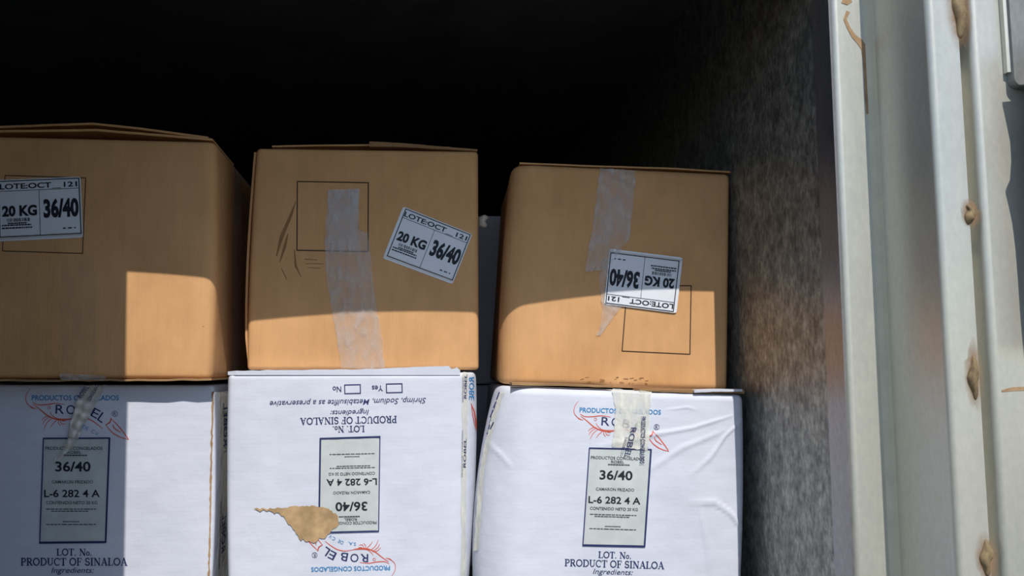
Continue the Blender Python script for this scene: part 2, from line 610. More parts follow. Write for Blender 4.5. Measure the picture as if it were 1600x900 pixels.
# flat drawing collected in photo pixels, later laid onto a carton's front
class Ink:
    def __init__(s):
        s.v, s.f, s.maxlen = [], [], 9.0
    def poly(s, pts):
        o = len(s.v)
        s.v += [tuple(p) for p in pts]
        s.f.append(tuple(range(o, o + len(pts))))
    def line(s, pts, hw):
        n = len(pts)
        for i in range(n - 1):
            a, b = Vector(pts[i]), Vector(pts[i + 1])
            w0 = hw[i] if isinstance(hw, (list, tuple)) else hw
            w1 = hw[i + 1] if isinstance(hw, (list, tuple)) else hw
            t = b - a
            if t.length < 1e-6:
                continue
            if t.length > s.maxlen:
                k = int(t.length / s.maxlen) + 1
                s.line([tuple(a.lerp(b, j / k)) for j in range(k + 1)], [w0 + (w1 - w0) * j / k for j in range(k + 1)])
                continue
            t.normalize()
            nn = Vector((-t.y, t.x))
            e = t * min(w0, w1) * .5
            s.poly([a - nn * w0 - e, b - nn * w1 + e, b + nn * w1 + e, a + nn * w0 - e])
    def frame(s, q, hw):
        q = [Vector(p) for p in q]
        hs = hw if isinstance(hw, (list, tuple)) else [hw] * 4
        for i in range(4):
            s.line([q[i], q[(i + 1) % 4]], hs[i])
    def map(s, fn):
        r = Ink()
        r.v = [fn(*p) for p in s.v]
        r.f = list(s.f)
        return r
    def lay(s, name, carton, mat, eps, parent=None, cut=None):
        if not s.f:
            return None
        verts = [carton.pt(x, y, eps) for x, y in s.v]
        return carton.mesh(name, verts, s.f, mat, parent)

_glyph_cache = {}
def text_shape(txt, bold=0.0, shear=0.0, spacing=1.0):
    key = (txt, bold, shear, spacing)
    if key not in _glyph_cache:
        cu = bpy.data.curves.new('lettering', 'FONT')
        cu.body = txt
        cu.offset = bold
        cu.shear = shear
        cu.space_character = spacing
        cu.resolution_u = 3
        o = bpy.data.objects.new('lettering', cu)
        C.objects.link(o)
        dg = bpy.context.evaluated_depsgraph_get()
        me = bpy.data.meshes.new_from_object(o.evaluated_get(dg))
        vs_ = [(v.co.x, v.co.y) for v in me.vertices]
        fs = [tuple(p.vertices) for p in me.polygons]
        bpy.data.objects.remove(o)
        bpy.data.curves.remove(cu)
        bpy.data.meshes.remove(me)
        xs = [p[0] for p in vs_]
        ys = [p[1] for p in vs_]
        x0, x1, y0, y1 = min(xs), max(xs), min(ys), max(ys)
        vs_ = [((x - x0) / (x1 - x0), 1 - (y - y0) / (y1 - y0)) for x, y in vs_]
        _glyph_cache[key] = (vs_, fs)
    return _glyph_cache[key]

def quad_map(q):
    q = [Vector(p) for p in q]
    def fn(u, v):
        p = (q[0] * (1 - u) + q[1] * u) * (1 - v) + (q[3] * (1 - u) + q[2] * u) * v
        return (p.x, p.y)
    return fn

def put_text(ink, txt, q, bold=0.0, shear=0.0, spacing=1.0):
    """q: the four corners of the lettering's outline in reading order, or (x0, y0, x1, y1)"""
    if not isinstance(q[0], (list, tuple, Vector)):
        x0, y0, x1, y1 = q
        q = [(x0, y0), (x1, y0), (x1, y1), (x0, y1)]
    vs_, fs = text_shape(txt, bold, shear, spacing)
    fn = quad_map(q)
    o = len(ink.v)
    ink.v += [fn(*p) for p in vs_]
    ink.f += [tuple(i + o for i in f) for f in fs]

# a small serif alphabet for the capitals printed on the white cartons: strokes (points, half width)
def arc(cx, cy, rx, ry, a0, a1, n=10):
    return [(cx + rx * math.cos(math.radians(a0 + (a1 - a0) * i / n)), cy - ry * math.sin(math.radians(a0 + (a1 - a0) * i / n))) for i in range(n + 1)]
K, T = .085, .04
SERIF = {
    'L': (.72, [([(.2, 0), (.2, 1)], K), ([(.05, .02), (.36, .02)], T), ([(.05, .98), (.66, .98)], T), ([(.66, .98), (.68, .74)], T)]),
    'O': (.9, [(arc(.45, .5, .36, .47, 0, 360, 22), .07)]),
    'T': (.76, [([(.38, 0), (.38, 1)], K), ([(.04, .03), (.72, .03)], T), ([(.05, .03), (.04, .25)], T), ([(.71, .03), (.72, .25)], T), ([(.23, .98), (.53, .98)], T)]),
    'N': (.9, [([(.17, 0), (.17, 1)], T), ([(.17, .02), (.73, 1)], K), ([(.73, 0), (.73, 1)], T), ([(.02, .02), (.2, .02)], T), ([(.05, .98), (.3, .98)], T), ([(.6, .02), (.86, .02)], T)]),
    'P': (.72, [([(.2, 0), (.2, 1)], K), ([(.05, .02), (.4, .02)], T), ([(.05, .98), (.38, .98)], T), (arc(.38, .28, .25, .25, 90, -90), .065), ([(.2, .54), (.4, .54)], T)]),
    'R': (.82, [([(.2, 0), (.2, 1)], K), ([(.05, .02), (.4, .02)], T), ([(.05, .98), (.36, .98)], T), (arc(.38, .27, .24, .24, 90, -90), .065), ([(.2, .51), (.4, .51)], T), ([(.4, .51), (.7, .98)], K), ([(.64, .98), (.82, .98)], T)]),
    'D': (.88, [([(.2, 0), (.2, 1)], K), ([(.05, .02), (.42, .02)], T), ([(.05, .98), (.42, .98)], T), (arc(.4, .5, .38, .47, 90, -90, 14), .07)]),
    'U': (.86, [([(.19, 0), (.19, .62)], K), (arc(.43, .62, .24, .34, 180, 360, 10), .055), ([(.67, .62), (.67, 0)], T), ([(.04, .02), (.34, .02)], T), ([(.54, .02), (.82, .02)], T)]),
    'C': (.82, [(arc(.45, .5, .36, .47, 50, 310, 18), .065), ([(.7, .1), (.71, .3)], T)]),
    'F': (.7, [([(.2, 0), (.2, 1)], K), ([(.05, .02), (.62, .02)], T), ([(.62, .02), (.64, .24)], T), ([(.2, .5), (.5, .5)], T), ([(.5, .38), (.5, .62)], T), ([(.05, .98), (.38, .98)], T)]),
    'S': (.66, [(arc(.33, .27, .22, .24, 30, 270, 12), .065), (arc(.33, .74, .24, .235, 90, -150, 12), .07), ([(.54, .06), (.55, .26)], T), ([(.09, .72), (.1, .94)], T)]),
    'I': (.44, [([(.22, 0), (.22, 1)], K), ([(.06, .02), (.38, .02)], T), ([(.06, .98), (.38, .98)], T)]),
    'A': (.86, [([(.42, 0), (.14, 1)], T), ([(.42, 0), (.72, 1)], K), ([(.24, .66), (.6, .66)], T), ([(.02, .98), (.27, .98)], T), ([(.58, .98), (.86, .98)], T)]),
    '.': (.3, [([(.14, .9), (.14, 1.0)], .07)]),
    'o': (.52, [(arc(.25, .72, .18, .25, 0, 360, 16), .055)]),
    ' ': (.36, []),
}
def put_serif(ink, txt, bbox):
    x0, y0, x1, y1 = bbox
    total = sum(SERIF[c][0] for c in txt)
    h = y1 - y0
    k = (x1 - x0) / total
    tmp, x = Ink(), 0
    for c in txt:
        adv, strokes = SERIF[c]
        for pts, hw in strokes:
            tmp.line([(x + p[0], p[1] * h / k) for p in pts], hw)
        x += adv
    o = len(ink.v)
    ink.v += [(x0 + a * k, y0 + b * k) for a, b in tmp.v]
    ink.f += [tuple(i + o for i in f) for f in tmp.f]

def word_bars(ink, x0, x1, y, hh, seed, gap=.25):
    """print too fine to read: short dashes of word length"""
    rnd = random.Random(seed)
    x = x0
    while x < x1:
        w = rnd.uniform(.03, .09) * (x1 - x0) * 1.4
        e = min(x + w, x1)
        ink.poly([(x, y - hh), (e, y - hh), (e, y + hh), (x, y + hh)])
        x = e + gap * .06 * (x1 - x0)

def grid_sheet(carton, name, q, mat, eps, n=10, m=10, parent=None, round_=0.0, curl=None):
    """paper or film lying on a carton front; q = corners TL TR BR BL in photo pixels"""
    fn = quad_map(q)
    if round_:
        rows = sorted({round_ * k / 4 for k in range(5)} | {1 - round_ * k / 4 for k in range(5)} | {round_ + (1 - 2 * round_) * k / 12 for k in range(13)})
        v, f = [], []
        for b in rows:
            e = max(0, round_ - b, b - 1 + round_)
            ins = round_ - math.sqrt(max(0, round_ ** 2 - e ** 2))
            for i in range(15):
                v.append(carton.pt(*fn(ins + (1 - 2 * ins) * i / 14, b), eps))
        for j in range(len(rows) - 1):
            for i in range(14):
                k = j * 15 + i
                f.append((k, k + 1, k + 16, k + 15))
        o = carton.mesh(name, v, f, mat, parent, True)
        return o
    v, f = [], []
    for j in range(m + 1):
        for i in range(n + 1):
            a, b = i / n, j / m
            e = eps + (curl(a, b) if curl else 0)
            v.append(carton.pt(*fn(a, b), e))
    for j in range(m):
        for i in range(n):
            k = j * (n + 1) + i
            f.append((k, k + 1, k + n + 2, k + n + 1))
    return carton.mesh(name, v, f, mat, parent, True)

def tape_strip(carton, name, left, right, mat, eps, seed, wr=0.0012, n=8, sub=5, parent=None):
    """strip of film between two outlines, with real wrinkles"""
    rnd = random.Random(seed)
    ph = [rnd.uniform(0, 6.28) for _ in range(5)]
    def res(pl):
        out = []
        for i in range(len(pl) - 1):
            for k in range(sub):
                out.append(Vector(pl[i]).lerp(Vector(pl[i + 1]), k / sub))
        out.append(Vector(pl[-1]))
        return out
    L, R = res(left), res(right)
    v, f = [], []
    for j in range(len(L)):
        for i in range(n + 1):
            p = L[j].lerp(R[j], i / n)
            w = abs(math.sin(.23 * p.x + .11 * p.y + ph[0]) * math.sin(.09 * p.x - .17 * p.y + ph[1])) + .5 * abs(math.sin(.5 * p.x + .05 * p.y + ph[2]))
            jag = (rnd.uniform(-1.6, 1.6), rnd.uniform(-1, 1)) if i in (0, n) or j in (0, len(L) - 1) else (0, 0)
            v.append(carton.pt(p.x + jag[0] * .7, p.y + jag[1], eps + wr * w))
    for j in range(len(L) - 1):
        for i in range(n):
            k = j * (n + 1) + i
            f.append((k, k + 1, k + n + 2, k + n + 1))
    return carton.mesh(name, v, f, mat, parent, True)

def slab(carton, name, top_pts, thick, y_front, depth, mat, drop_back=0.0, jag=0.0, seed=1):
    """flap of board: front edge along photo positions (px, py of its lower edge), running back"""
    rnd = random.Random(seed)
    v, f = [], []
    pts = []
    for i in range(len(top_pts) - 1):
        for k in range(6):
            pts.append(Vector(top_pts[i]).lerp(Vector(top_pts[i + 1]), k / 6))
    pts.append(Vector(top_pts[-1]))
    nn = len(pts)
    for i, p in enumerate(pts):
        th = thick[0] + (thick[1] - thick[0]) * i / (nn - 1) if isinstance(thick, tuple) else thick
        d = pix_ray(p.x, p.y)
        q = CAM_O + d * (y_front / (d.y - carton.slope * d.x))
        jy, jz = rnd.uniform(-jag, jag), rnd.uniform(-jag, jag) * .6
        v += [(q.x, q.y + jy, q.z + jz), (q.x, q.y + jy, q.z + th + jz),
              (q.x - carton.slope * depth, q.y + depth, q.z + th + drop_back), (q.x - carton.slope * depth, q.y + depth, q.z + drop_back)]
    for i in range(nn - 1):
        for a in range(4):
            b = (a + 1) % 4
            f.append((4 * i + a, 4 * i + b, 4 * i + 4 + b, 4 * i + 4 + a))
    f += [(0, 1, 2, 3), (4 * nn - 4, 4 * nn - 3, 4 * nn - 2, 4 * nn - 1)]
    return fix_normals(carton.mesh(name, v, f, mat))

# ---- sticker of the brown cartons, drawn in its own unit square
def sticker(carton, q, seed, lift=0.0007):
    st = grid_sheet(carton, 'lot_sticker', q, STICKER, lift, round_=0.035)
    st['label'] = 'white lot sticker with black print'
    ink = Ink()
    hx, hy = .006, .0075
    x0, x1, y0, y1 = .045, .978, .024, .93
    def rect(a, b, c, d):
        k = max(1, int(max(c - a, d - b) / .07))
        for i in range(k):
            if c - a > d - b:
                e, g = a + (c - a) * i / k, a + (c - a) * (i + 1) / k
                ink.poly([(e, b), (g, b), (g, d), (e, d)])
            else:
                e, g = b + (d - b) * i / k, b + (d - b) * (i + 1) / k
                ink.poly([(a, e), (c, e), (c, g), (a, g)])
    rect(x0 - hx, y0 - hy, x1 + hx, y0 + hy)
    rect(x0 - hx, y1 - hy, x1 + hx, y1 + hy)
    rect(x0 - hx, y0, x0 + hx, y1)
    rect(x1 - hx, y0, x1 + hx, y1)
    rect(x0, .182, x1, .190)
    rect(.507, .186, .513, y1)
    put_text(ink, 'LOTE:OCT', (.055, .068, .655, .158), .022)
    rect(.66, .166, .765, .174)
    put_text(ink, '121', (.80, .072, .955, .156), .022)
    put_text(ink, '20 KG', (.075, .425, .48, .605), .045)
    put_text(ink, '36/40', (.555, .335, .962, .655), .045)
    rnd = random.Random(3)
    x = .13
    while x < .40:
        w = rnd.uniform(.004, .014)
        rect(x, .635, x + w, .69)
        x += w + rnd.uniform(.005, .016)
    for yy, a, b in ((.715, .14, .36), (.745, .07, .41), (.79, .07, .42)):
        word_bars(ink, a, b, yy, .011, int(yy * 1000))
    for a, b in ((.77, .805), (.83, .875), (.90, .92)):
        rect(a, .822, b, .842)
    ink.map(quad_map(q)).lay('sticker_print', carton, INK_BLACK, lift + 0.0005, st)
    return st

def square_print(carton, q, hw=.8):
    ink = Ink()
    ink.frame(q, hw)
    ink.lay('printed_square', carton, INK_BROWN, 0.0004)

# ---- print of the white cartons, drawn once where it stands on the left carton
def white_print(carton, fn, shrimp=True, mask=None):
    red = Ink()
    fine = []
    def fine_line():
        fine.append(Ink())
        return fine[-1]
    lines = {}
    def line_of(key, mat):
        return lines.setdefault(key, (Ink(), mat))[0]
    Z = lambda x, y: (30 + x / 8.184, 590 + y / 8.182)
    def stroke(ink, pts, hw):
        # smooth polyline through the points
        P = [Vector(Z(*p)) for p in pts]
        out = []
        for i in range(len(P) - 1):
            p0, p1, p2, p3 = P[max(0, i - 1)], P[i], P[i + 1], P[min(len(P) - 1, i + 2)]
            for k in range(5):
                t = k / 5
                out.append(.5 * ((2 * p1) + (p2 - p0) * t + (2 * p0 - 5 * p1 + 4 * p2 - p3) * t * t + (3 * p1 - p0 - 3 * p2 + p3) * t ** 3))
        out.append(P[-1])
        n = len(out)
        ink.line([(p.x, p.y) for p in out], [hw * (.45 + .55 * math.sin(math.pi * i / (n - 1))) for i in range(n)])
    stroke(red, [(140, 140), (95, 210), (85, 290), (120, 350), (210, 400)], .55)
    stroke(red, [(105, 330), (160, 385), (215, 395)], .6)
    stroke(red, [(170, 315), (240, 348), (350, 345), (470, 330), (590, 345)], .8)
    stroke(red, [(180, 345), (270, 410), (370, 490), (480, 535), (600, 540), (700, 520)], 1.0)
    stroke(red, [(390, 435), (430, 490), (500, 525), (660, 525)], .6)
    for pts in ([(400, 490), (330, 505), (285, 550)], [(400, 500), (330, 545), (300, 600)], [(430, 515), (360, 570), (315, 660)],
                [(490, 540), (440, 580), (400, 635)], [(505, 535), (500, 580), (530, 615)], [(520, 540), (545, 590), (590, 590)], [(545, 545), (560, 555), (600, 555)]):
        stroke(red, pts, .55)
    stroke(red, [(360, 375), (375, 365), (398, 375), (392, 395), (370, 398), (360, 375)], .45)
    stroke(red, [(700, 520), (800, 510), (900, 535), (990, 590), (1070, 655)], .8)
    stroke(red, [(1175, 515), (1160, 570), (1105, 605)], 1.0)
    stroke(red, [(1175, 525), (1260, 610), (1350, 720), (1400, 790)], .8)
    stroke(red, [(1110, 605), (1190, 700), (1290, 760), (1400, 790)], .8)
    stroke(red, [(1195, 600), (1220, 650), (1300, 700)], .8)
    x0, y0 = Z(160, 225)
    x1, y1 = Z(1275, 292)
    put_text(line_of('company_lettering', INK_BLUE), 'PRODUCTOS CONGELADOS', (x0, y0, x1, y1), .018)
    # arched name
    for ch, (cx, cy), ang, w, h in (('R', (520, 405), 2, 110, 115), ('O', (660, 410), 4, 115, 118), ('B', (805, 430), 12, 100, 118), ('E', (975, 455), 28, 95, 118), ('L', (1060, 512), 36, 80, 120)):
        a = math.radians(ang)
        q = []
        for sx, sy in ((-1, -1), (1, -1), (1, 1), (-1, 1)):
            dx, dy = sx * w / 2, sy * h / 2
            q.append(Z(cx + dx * math.cos(a) - dy * math.sin(a), cy + dx * math.sin(a) + dy * math.cos(a)))
        put_text(line_of('brand_lettering', INK_NAVY), ch, q, .004)
    ring = [Z(1222 + 36 * math.cos(t * math.pi / 9), 462 + 36 * math.sin(t * math.pi / 9)) for t in range(19)]
    line_of('registered_mark', INK_NAVY).line(ring, .35)
    put_text(line_of('registered_mark', INK_NAVY), 'R', (*Z(1206, 440), *Z(1240, 486)), .0)
    for txt, (cx, cy), ang, w, h in (('S.A.', (690, 610), 8, 110, 45), ('DE', (850, 640), 26, 75, 48), ('C.V.', (972, 705), 33, 105, 48)):
        a = math.radians(ang)
        q = []
        for sx, sy in ((-1, -1), (1, -1), (1, 1), (-1, 1)):
            dx, dy = sx * w / 2, sy * h / 2
            q.append(Z(cx + dx * math.cos(a) - dy * math.sin(a), cy + dx * math.sin(a) + dy * math.cos(a)))
        put_text(line_of('suffix_lettering', INK_BLUE), txt, q, .0)
    # framed label
    fr = [(68, 685), (171, 684.5), (165, 847), (62, 848)]
    lf = Ink()
    lf.frame(fr, [1.2, 1.5, 1.7, .9])
    inner = [(70, 687), (169.5, 686.5), (163.5, 845), (64, 846)]
    put_text(fine_line(), 'PRODUCTOS CONGELADOS', (71, 698, 160, 703), .01)
    put_text(fine_line(), 'ROBEL', (105, 704.5, 127, 709), .01)
    word_bars(fine_line(), 100, 136, 711.5, 1.0, 5)
    big, size = Ink(), Ink()
    put_text(size, '36/40', (86.5, 721, 141.5, 737), .022)
    put_text(big, 'L-6 282 4 A', (69, 765, 156, 777), .018)
    put_text(fine_line(), 'CAMARON FRIZADO', (81, 750.5, 145, 755.5), .008)
    put_text(fine_line(), 'CONTENIDO NETO 20 KG', (72, 783, 152, 788), .012)
    for yy, a, b in ((795.5, 72, 150), (798.8, 80, 138), (815, 98, 124), (819.5, 72, 150)):
        word_bars(fine_line(), a, b, yy, .7, int(yy))
    put_serif(line_of('lot_lettering', INK_NAVY), 'LOT. No.', (88, 857.5, 144, 868))
    put_serif(line_of('origin_lettering', INK_NAVY), 'PRODUCT OF SINALOA', (32, 872, 199, 883.5))
    put_text(line_of('ingredients_lettering', INK_NAVY), 'Ingredients:', (80, 886.5, 147, 898), .003, .28)
    put_text(line_of('preservative_lettering', INK_NAVY), 'Shrimp, Sodium, Metabisulfite as a preservative', (-19, 904, 251, 917), .003, .28)
    put_text(line_of('yes_lettering', INK_NAVY), 'Yes', (55, 927, 74, 937), .012)
    line_of('yes_checkbox', INK_NAVY).frame([(22, 924), (49, 924), (49, 939), (22, 939)], .9)
    put_text(line_of('no_lettering', INK_NAVY), 'No', (127, 927, 142, 937), .012)
    line_of('no_checkbox', INK_NAVY).frame([(94, 924), (121, 924), (121, 939), (94, 939)], .9)
    inner = [fn(*p) for p in inner]
    sh = grid_sheet(carton, 'label_sheet', inner, SHEET, 0.0005, 8, 12, curl=lambda a, b: .0005 * abs(math.sin(17 * a + 3 * b)))
    sh['label'] = 'greyish printed label sheet in a dark blue frame'
    lf.map(fn).lay('label_frame', carton, INK_NAVY, 0.0012)
    for ink in fine:
        ink.map(fn).lay('label_fine_print', carton, INK_GREY, 0.0014, sh)
    size.map(fn).lay('size_print', carton, INK_BLACK, 0.0014, sh)
    big.map(fn).lay('code_print', carton, INK_BLACK, 0.0014, sh)
    red.map(fn).lay('shrimp_emblem', carton, INK_RED, 0.0005)
    for key, (ink, mat) in lines.items():
        ink.map(fn).lay(key, carton, mat, 0.0006)

GB, GW = 'brown cartons in the upper row', 'white cartons in the lower row'
DEP = 0.36
# ---------------- white cartons, lower row
wl_ = Carton('white_carton', 'white carton with shrimp emblem, half in shadow, under the leftmost brown carton', 'carton', GW, WHITE,
             1.378, 0.0, [(-62, 601), (333, 602), (324, 965), (-68, 965)], DEP, 0.006, (0.0, 0.008), 0.005, zbot=FLOOR)
wm_ = Carton('white_carton', 'white carton printed upside down, with a torn brown patch, under the middle brown carton', 'carton', GW, WHITE,
             1.362, 0.02, [(354, 583), (748, 582), (730, 965), (357, 965)], DEP, 0.008, (0.004, 0.010), 0.010, zbot=FLOOR, back=((.02, .01), (.105, .06)))
creases = [
    ([(935, 697), (1010, 680), (1080, 668), (1140, 650)], .0026, .0028),
    ([(1075, 740), (1105, 715), (1130, 680), (1160, 655)], .0024, .003),
    ([(1000, 740), (1060, 700), (1130, 672)], .0034, .0024),
    ([(1070, 782), (1110, 783), (1135, 800), (1158, 830)], .0026, .004),
    ([(1088, 790), (1098, 840), (1105, 900)], .003, .003),
    ([(778, 690), (795, 708), (812, 728)], .0024, .003),
    ([(1040, 640), (1075, 636), (1087, 642)], .002, .0012),
]
wr_ = Carton('white_carton', 'bulging creased white carton beside the right wall, shrimp emblem and yellowed tape on front', 'carton', GW, WHITE,
             1.335, -0.05, [(783, 604), (1165, 617), (1159, 965), (755, 965)], DEP, 0.014, (0.026, 0.006), 0.012, creases=creases, res=110, zbot=FLOOR, back=((.15, .06), (.04, .015)))

# ---------------- brown cartons, upper row
bl_ = Carton('brown_carton', 'leftmost brown carton with a lot sticker near its left edge', 'carton', GB, KRAFT,
             1.355, 0.0, [(-60, 211), (336, 221), (329, 592), (-62, 592)], DEP, 0.008, (0.0, 0.004), 0.008, back=((0, 0), (.05, .012)))
bm_ = Carton('brown_carton', 'middle brown carton with a tilted lot sticker and a broad clear tape strip', 'carton', GB, KRAFT,
             1.398, -0.035, [(400, 231), (748, 236), (749, 578), (385, 578)], DEP, 0.008, (0.004, 0.0), 0.007, back=((.03, .006), (.03, .01)))
br_ = Carton('brown_carton', 'rightmost brown carton by the metal wall, with an upside-down lot sticker', 'carton', GB, KRAFT,
             1.399, -0.06, [(803, 255), (1143, 271), (1139, 612), (781, 600)], DEP, 0.010, (0.006, 0.0), 0.012, back=((.10, .035), (.02, .008)))

# ---------------- cartons of the second row, seen only through the gaps
GR = 'cartons of the second row'
r1_ = Carton('white_carton', 'shadowed carton seen in the gap between the middle and rightmost brown cartons', 'carton', GR, WHITE,
             1.80, 0.0, [(655, 337), (920, 337), (920, 600), (655, 600)], DEP, 0.004, (0, 0), 0.006, res=6)
Carton('white_carton', 'shadowed carton deep in the gap between the middle and right white cartons', 'carton', GR, WHITE,
       1.80, 0.0, [(655, 602), (920, 602), (920, 880), (655, 880)], DEP, 0.004, (0, 0), 0.006, res=6, zbot=FLOOR)
Carton('white_carton', 'shadowed carton seen in the gap between the leftmost and middle brown cartons', 'carton', GR, WHITE,
       1.80, 0.0, [(300, 320), (560, 320), (560, 600), (300, 600)], DEP, 0.004, (0, 0), 0.006, res=6)
Carton('white_carton', 'shadowed carton deep in the gap between the left and middle white cartons', 'carton', GR, WHITE,
       1.80, 0.0, [(300, 602), (560, 602), (560, 880), (300, 880)], DEP, 0.004, (0, 0), 0.006, res=6, zbot=FLOOR)

# details of the leftmost brown carton
square_print(bl_, [(8, 274), (134, 278), (129, 396), (4, 392)], .7)
sticker(bl_, [(-8, 281.5), (126, 276), (130, 371), (-6, 377.5)], 1)
slab(bl_, 'top_flap', [(-60, 208), (0, 207), (150, 205), (250, 213), (332, 220)], .004, 1.365, .17, KRAFT, .0, .0003, 2)
slab(bl_, 'top_flap', [(-60, 203), (30, 199), (145, 195), (230, 204), (325, 217)], .004, 1.385, .16, KRAFT, .0, .0003, 3)
slab(bl_, 'bottom_flap', [(-60, 596), (90, 596), (190, 595.5), (330, 594.5)], .0035, 1.349, .2, KRAFT_EDGE, 0, .0014, 4)
tape_strip(bl_, 'clear_tape', [(95, 584), (92, 589), (97, 594)], [(160, 586), (166, 590), (162, 594)], TAPE, .008, 6, .003)
tape_strip(bl_, 'clear_tape', [(95, 400), (95, 500), (97, 584)], [(147, 400), (148, 500), (150, 584)], TAPE_FAINT, .0008, 8, .0003)

# details of the middle brown carton
square_print(bm_, [(464.5, 283.5), (575.5, 285.5), (575, 393), (464, 391)], .9)
sticker(bm_, [(630, 322.5), (738, 366), (707, 444), (598, 403.5)], 2)
tape_strip(bm_, 'clear_tape', [(512, 297), (511, 330), (508, 345), (508, 400), (512, 450), (520, 490), (527, 530), (533, 576)],
           [(561, 295), (561, 358), (575, 366), (579, 400), (584, 450), (590, 490), (597, 530), (601, 575)], TAPE, .0008, 21, .0016, 12, 5)
tape_strip(bm_, 'clear_tape', [(512, 296), (513, 360), (514, 392)], [(560, 295), (560, 360), (562, 392)], TAPE, .0022, 22, .0012, 8, 6)
sc = Ink()
for i, (pts, hw) in enumerate([([(432, 400), (440, 370), (455, 335), (462, 315)], [.8, 3, 2.2, .6]), ([(437, 410), (445, 385), (450, 365)], [.6, 2.4, .6]), ([(460, 390), (462, 415), (470, 432)], [.5, 1.8, .5]),
                               ([(476, 405), (496, 406)], .6), ([(478, 412), (505, 412)], .5), ([(480, 418), (500, 419)], .5), ([(440, 420), (448, 436)], .7)]):
    sc.line(pts, hw)
sc.lay('scuff_marks', bm_, SMUDGE, .0003)
slab(bm_, 'top_flap', [(577, 229), (620, 229), (690, 233), (746, 236)], (.0095, .003), 1.398, .16, KRAFT_EDGE, 0, .0004, 5)
slab(bm_, 'top_flap', [(425, 230), (500, 228.5), (577, 228)], .003, 1.415, .15, KRAFT, 0, .0002, 6)

def side_flap():
    """loose vertical flap standing off the left side of the middle carton"""
    v, f = [], []
    n = 14
    for i in range(n + 1):
        t = i / n
        py = 238 + (576 - 238) * t
        px = 397 - 14 * math.sin(min(1, t * 1.25) * math.pi / 2) + (5 * max(0, t - .85) / .15)
        p = bm_.hit_plane(px, py, -.012)
        for dx, dy in ((0, 0), (.0042, -.001), (.0042 + .012, .22), (.012, .22)):
            v.append((p.x + dx, p.y + dy, p.z))
    for i in range(n):
        for a in range(4):
            b = (a + 1) % 4
            f.append((4 * i + a, 4 * i + b, 4 * i + 4 + b, 4 * i + 4 + a))
    f += [(0, 1, 2, 3), (4 * n, 4 * n + 1, 4 * n + 2, 4 * n + 3)]
    o = fix_normals(bm_.mesh('side_flap', v, f, KRAFT))
    return o
side_flap()
tuft_c = bm_.hit_plane(755, 346, -.09)
tuft = lump('tape_tuft', tuple(tuft_c - bm_.base), (.009, .008, .013), TAPE_WHITE, bm_.root, 77)
tuft['label'] = 'whitish crumpled tuft of tape'

# details of the rightmost brown carton
square_print(br_, [(980, 446), (1080, 446.5), (1078, 553.5), (972, 548.5)], .8)
tape_strip(br_, 'clear_tape', [(937, 263), (933, 300), (928, 345), (920, 385), (914, 425)], [(993, 266), (992, 290), (988, 330), (984, 372), (946, 422)], TAPE, .0008, 31, .0036, 14, 7)
tape_strip(br_, 'clear_tape', [(940, 405), (936, 440), (940, 470), (941, 495), (932, 525)], [(953, 402), (950, 440), (972, 480), (960, 492), (938, 524)], TAPE, .0007, 33, .0018, 9, 6)
sticker(br_, [(1057, 489.5), (944, 475), (952.5, 388.5), (1067, 402.5)], 3, 0.0026)
slab(br_, 'top_flap', [(812, 256), (930, 261), (1040, 264), (1141, 270)], .003, 1.412, .16, KRAFT, 0, .0003, 7)
dirt = Ink()
rnd = random.Random(5)
for i in range(22):
    x, y = rnd.uniform(900, 1010), 596 + rnd.uniform(-6, 4)
    dirt.line([(x, y), (x + rnd.uniform(2, 7), y + rnd.uniform(-1, 1))], rnd.uniform(.3, .9))
dirt.lay('scuff_marks', br_, SMUDGE, .0003)

# ---------------- print and tape of the white cartons
def affine(c0, c1, k, ang):
    ca, sa = math.cos(ang), math.sin(ang)
    return lambda x, y: (c1[0] + k * ((x - c0[0]) * ca - (y - c0[1]) * sa), c1[1] + k * ((x - c0[0]) * sa + (y - c0[1]) * ca))

white_print(wl_, lambda x, y: (x, y))
white_print(wm_, affine((116.5, 767), (546, 757), .905, math.pi - .022))
white_print(wr_, affine((116.5, 767), (964, 778), .934, .030))

# loose strip of printed tape hanging in front of the left white carton
left = [(134, 602), (123, 620), (117, 634), (115, 645), (108, 668), (105, 685), (101, 700), (86, 718)]
right = [(164, 602), (152, 627), (140, 651), (136, 655), (128, 668), (124, 682), (117, 698), (89, 720)]
hang = tape_strip(wl_, 'hanging_tape', left, right, TAPE_WHITE, .004, 51, .006, 6, 5)
hang['label'] = 'torn whitish printed tape hanging loose'
hi = Ink()
put_text(hi, 'CONGELADOS', [(136, 625), (151, 599), (156, 601), (141, 628)], .015)
put_text(hi, 'ROBEL', [(121, 619), (133, 602), (140, 605), (127, 624)], .01)
hi.lay('tape_print', wl_, INK_NAVY, .0125, hang)

# yellowed printed tape on the right white carton
yt = tape_strip(wr_, 'printed_tape', [(957, 607), (962, 640), (958, 680), (957, 698)], [(1018, 612), (1016, 650), (1014, 690), (1012, 704)], TAPE_CREAM, .0016, 61, .0007, 10, 6)
yt['label'] = 'yellowed translucent tape with navy print'
yi = Ink()
put_text(yi, 'PRODUCTOS CONGELADOS', [(1009, 651), (1007, 724), (1000, 724), (1002, 651)], .015)
put_text(yi, 'ROBEL', [(995, 668), (984, 716), (975, 714), (986, 668)], .006)
put_text(yi, 'S.A. DE C.V.', [(981, 683), (973, 712), (969, 711), (977, 683)], .0)
yi.lay('tape_print', wr_, INK_NAVY, .0042, yt)
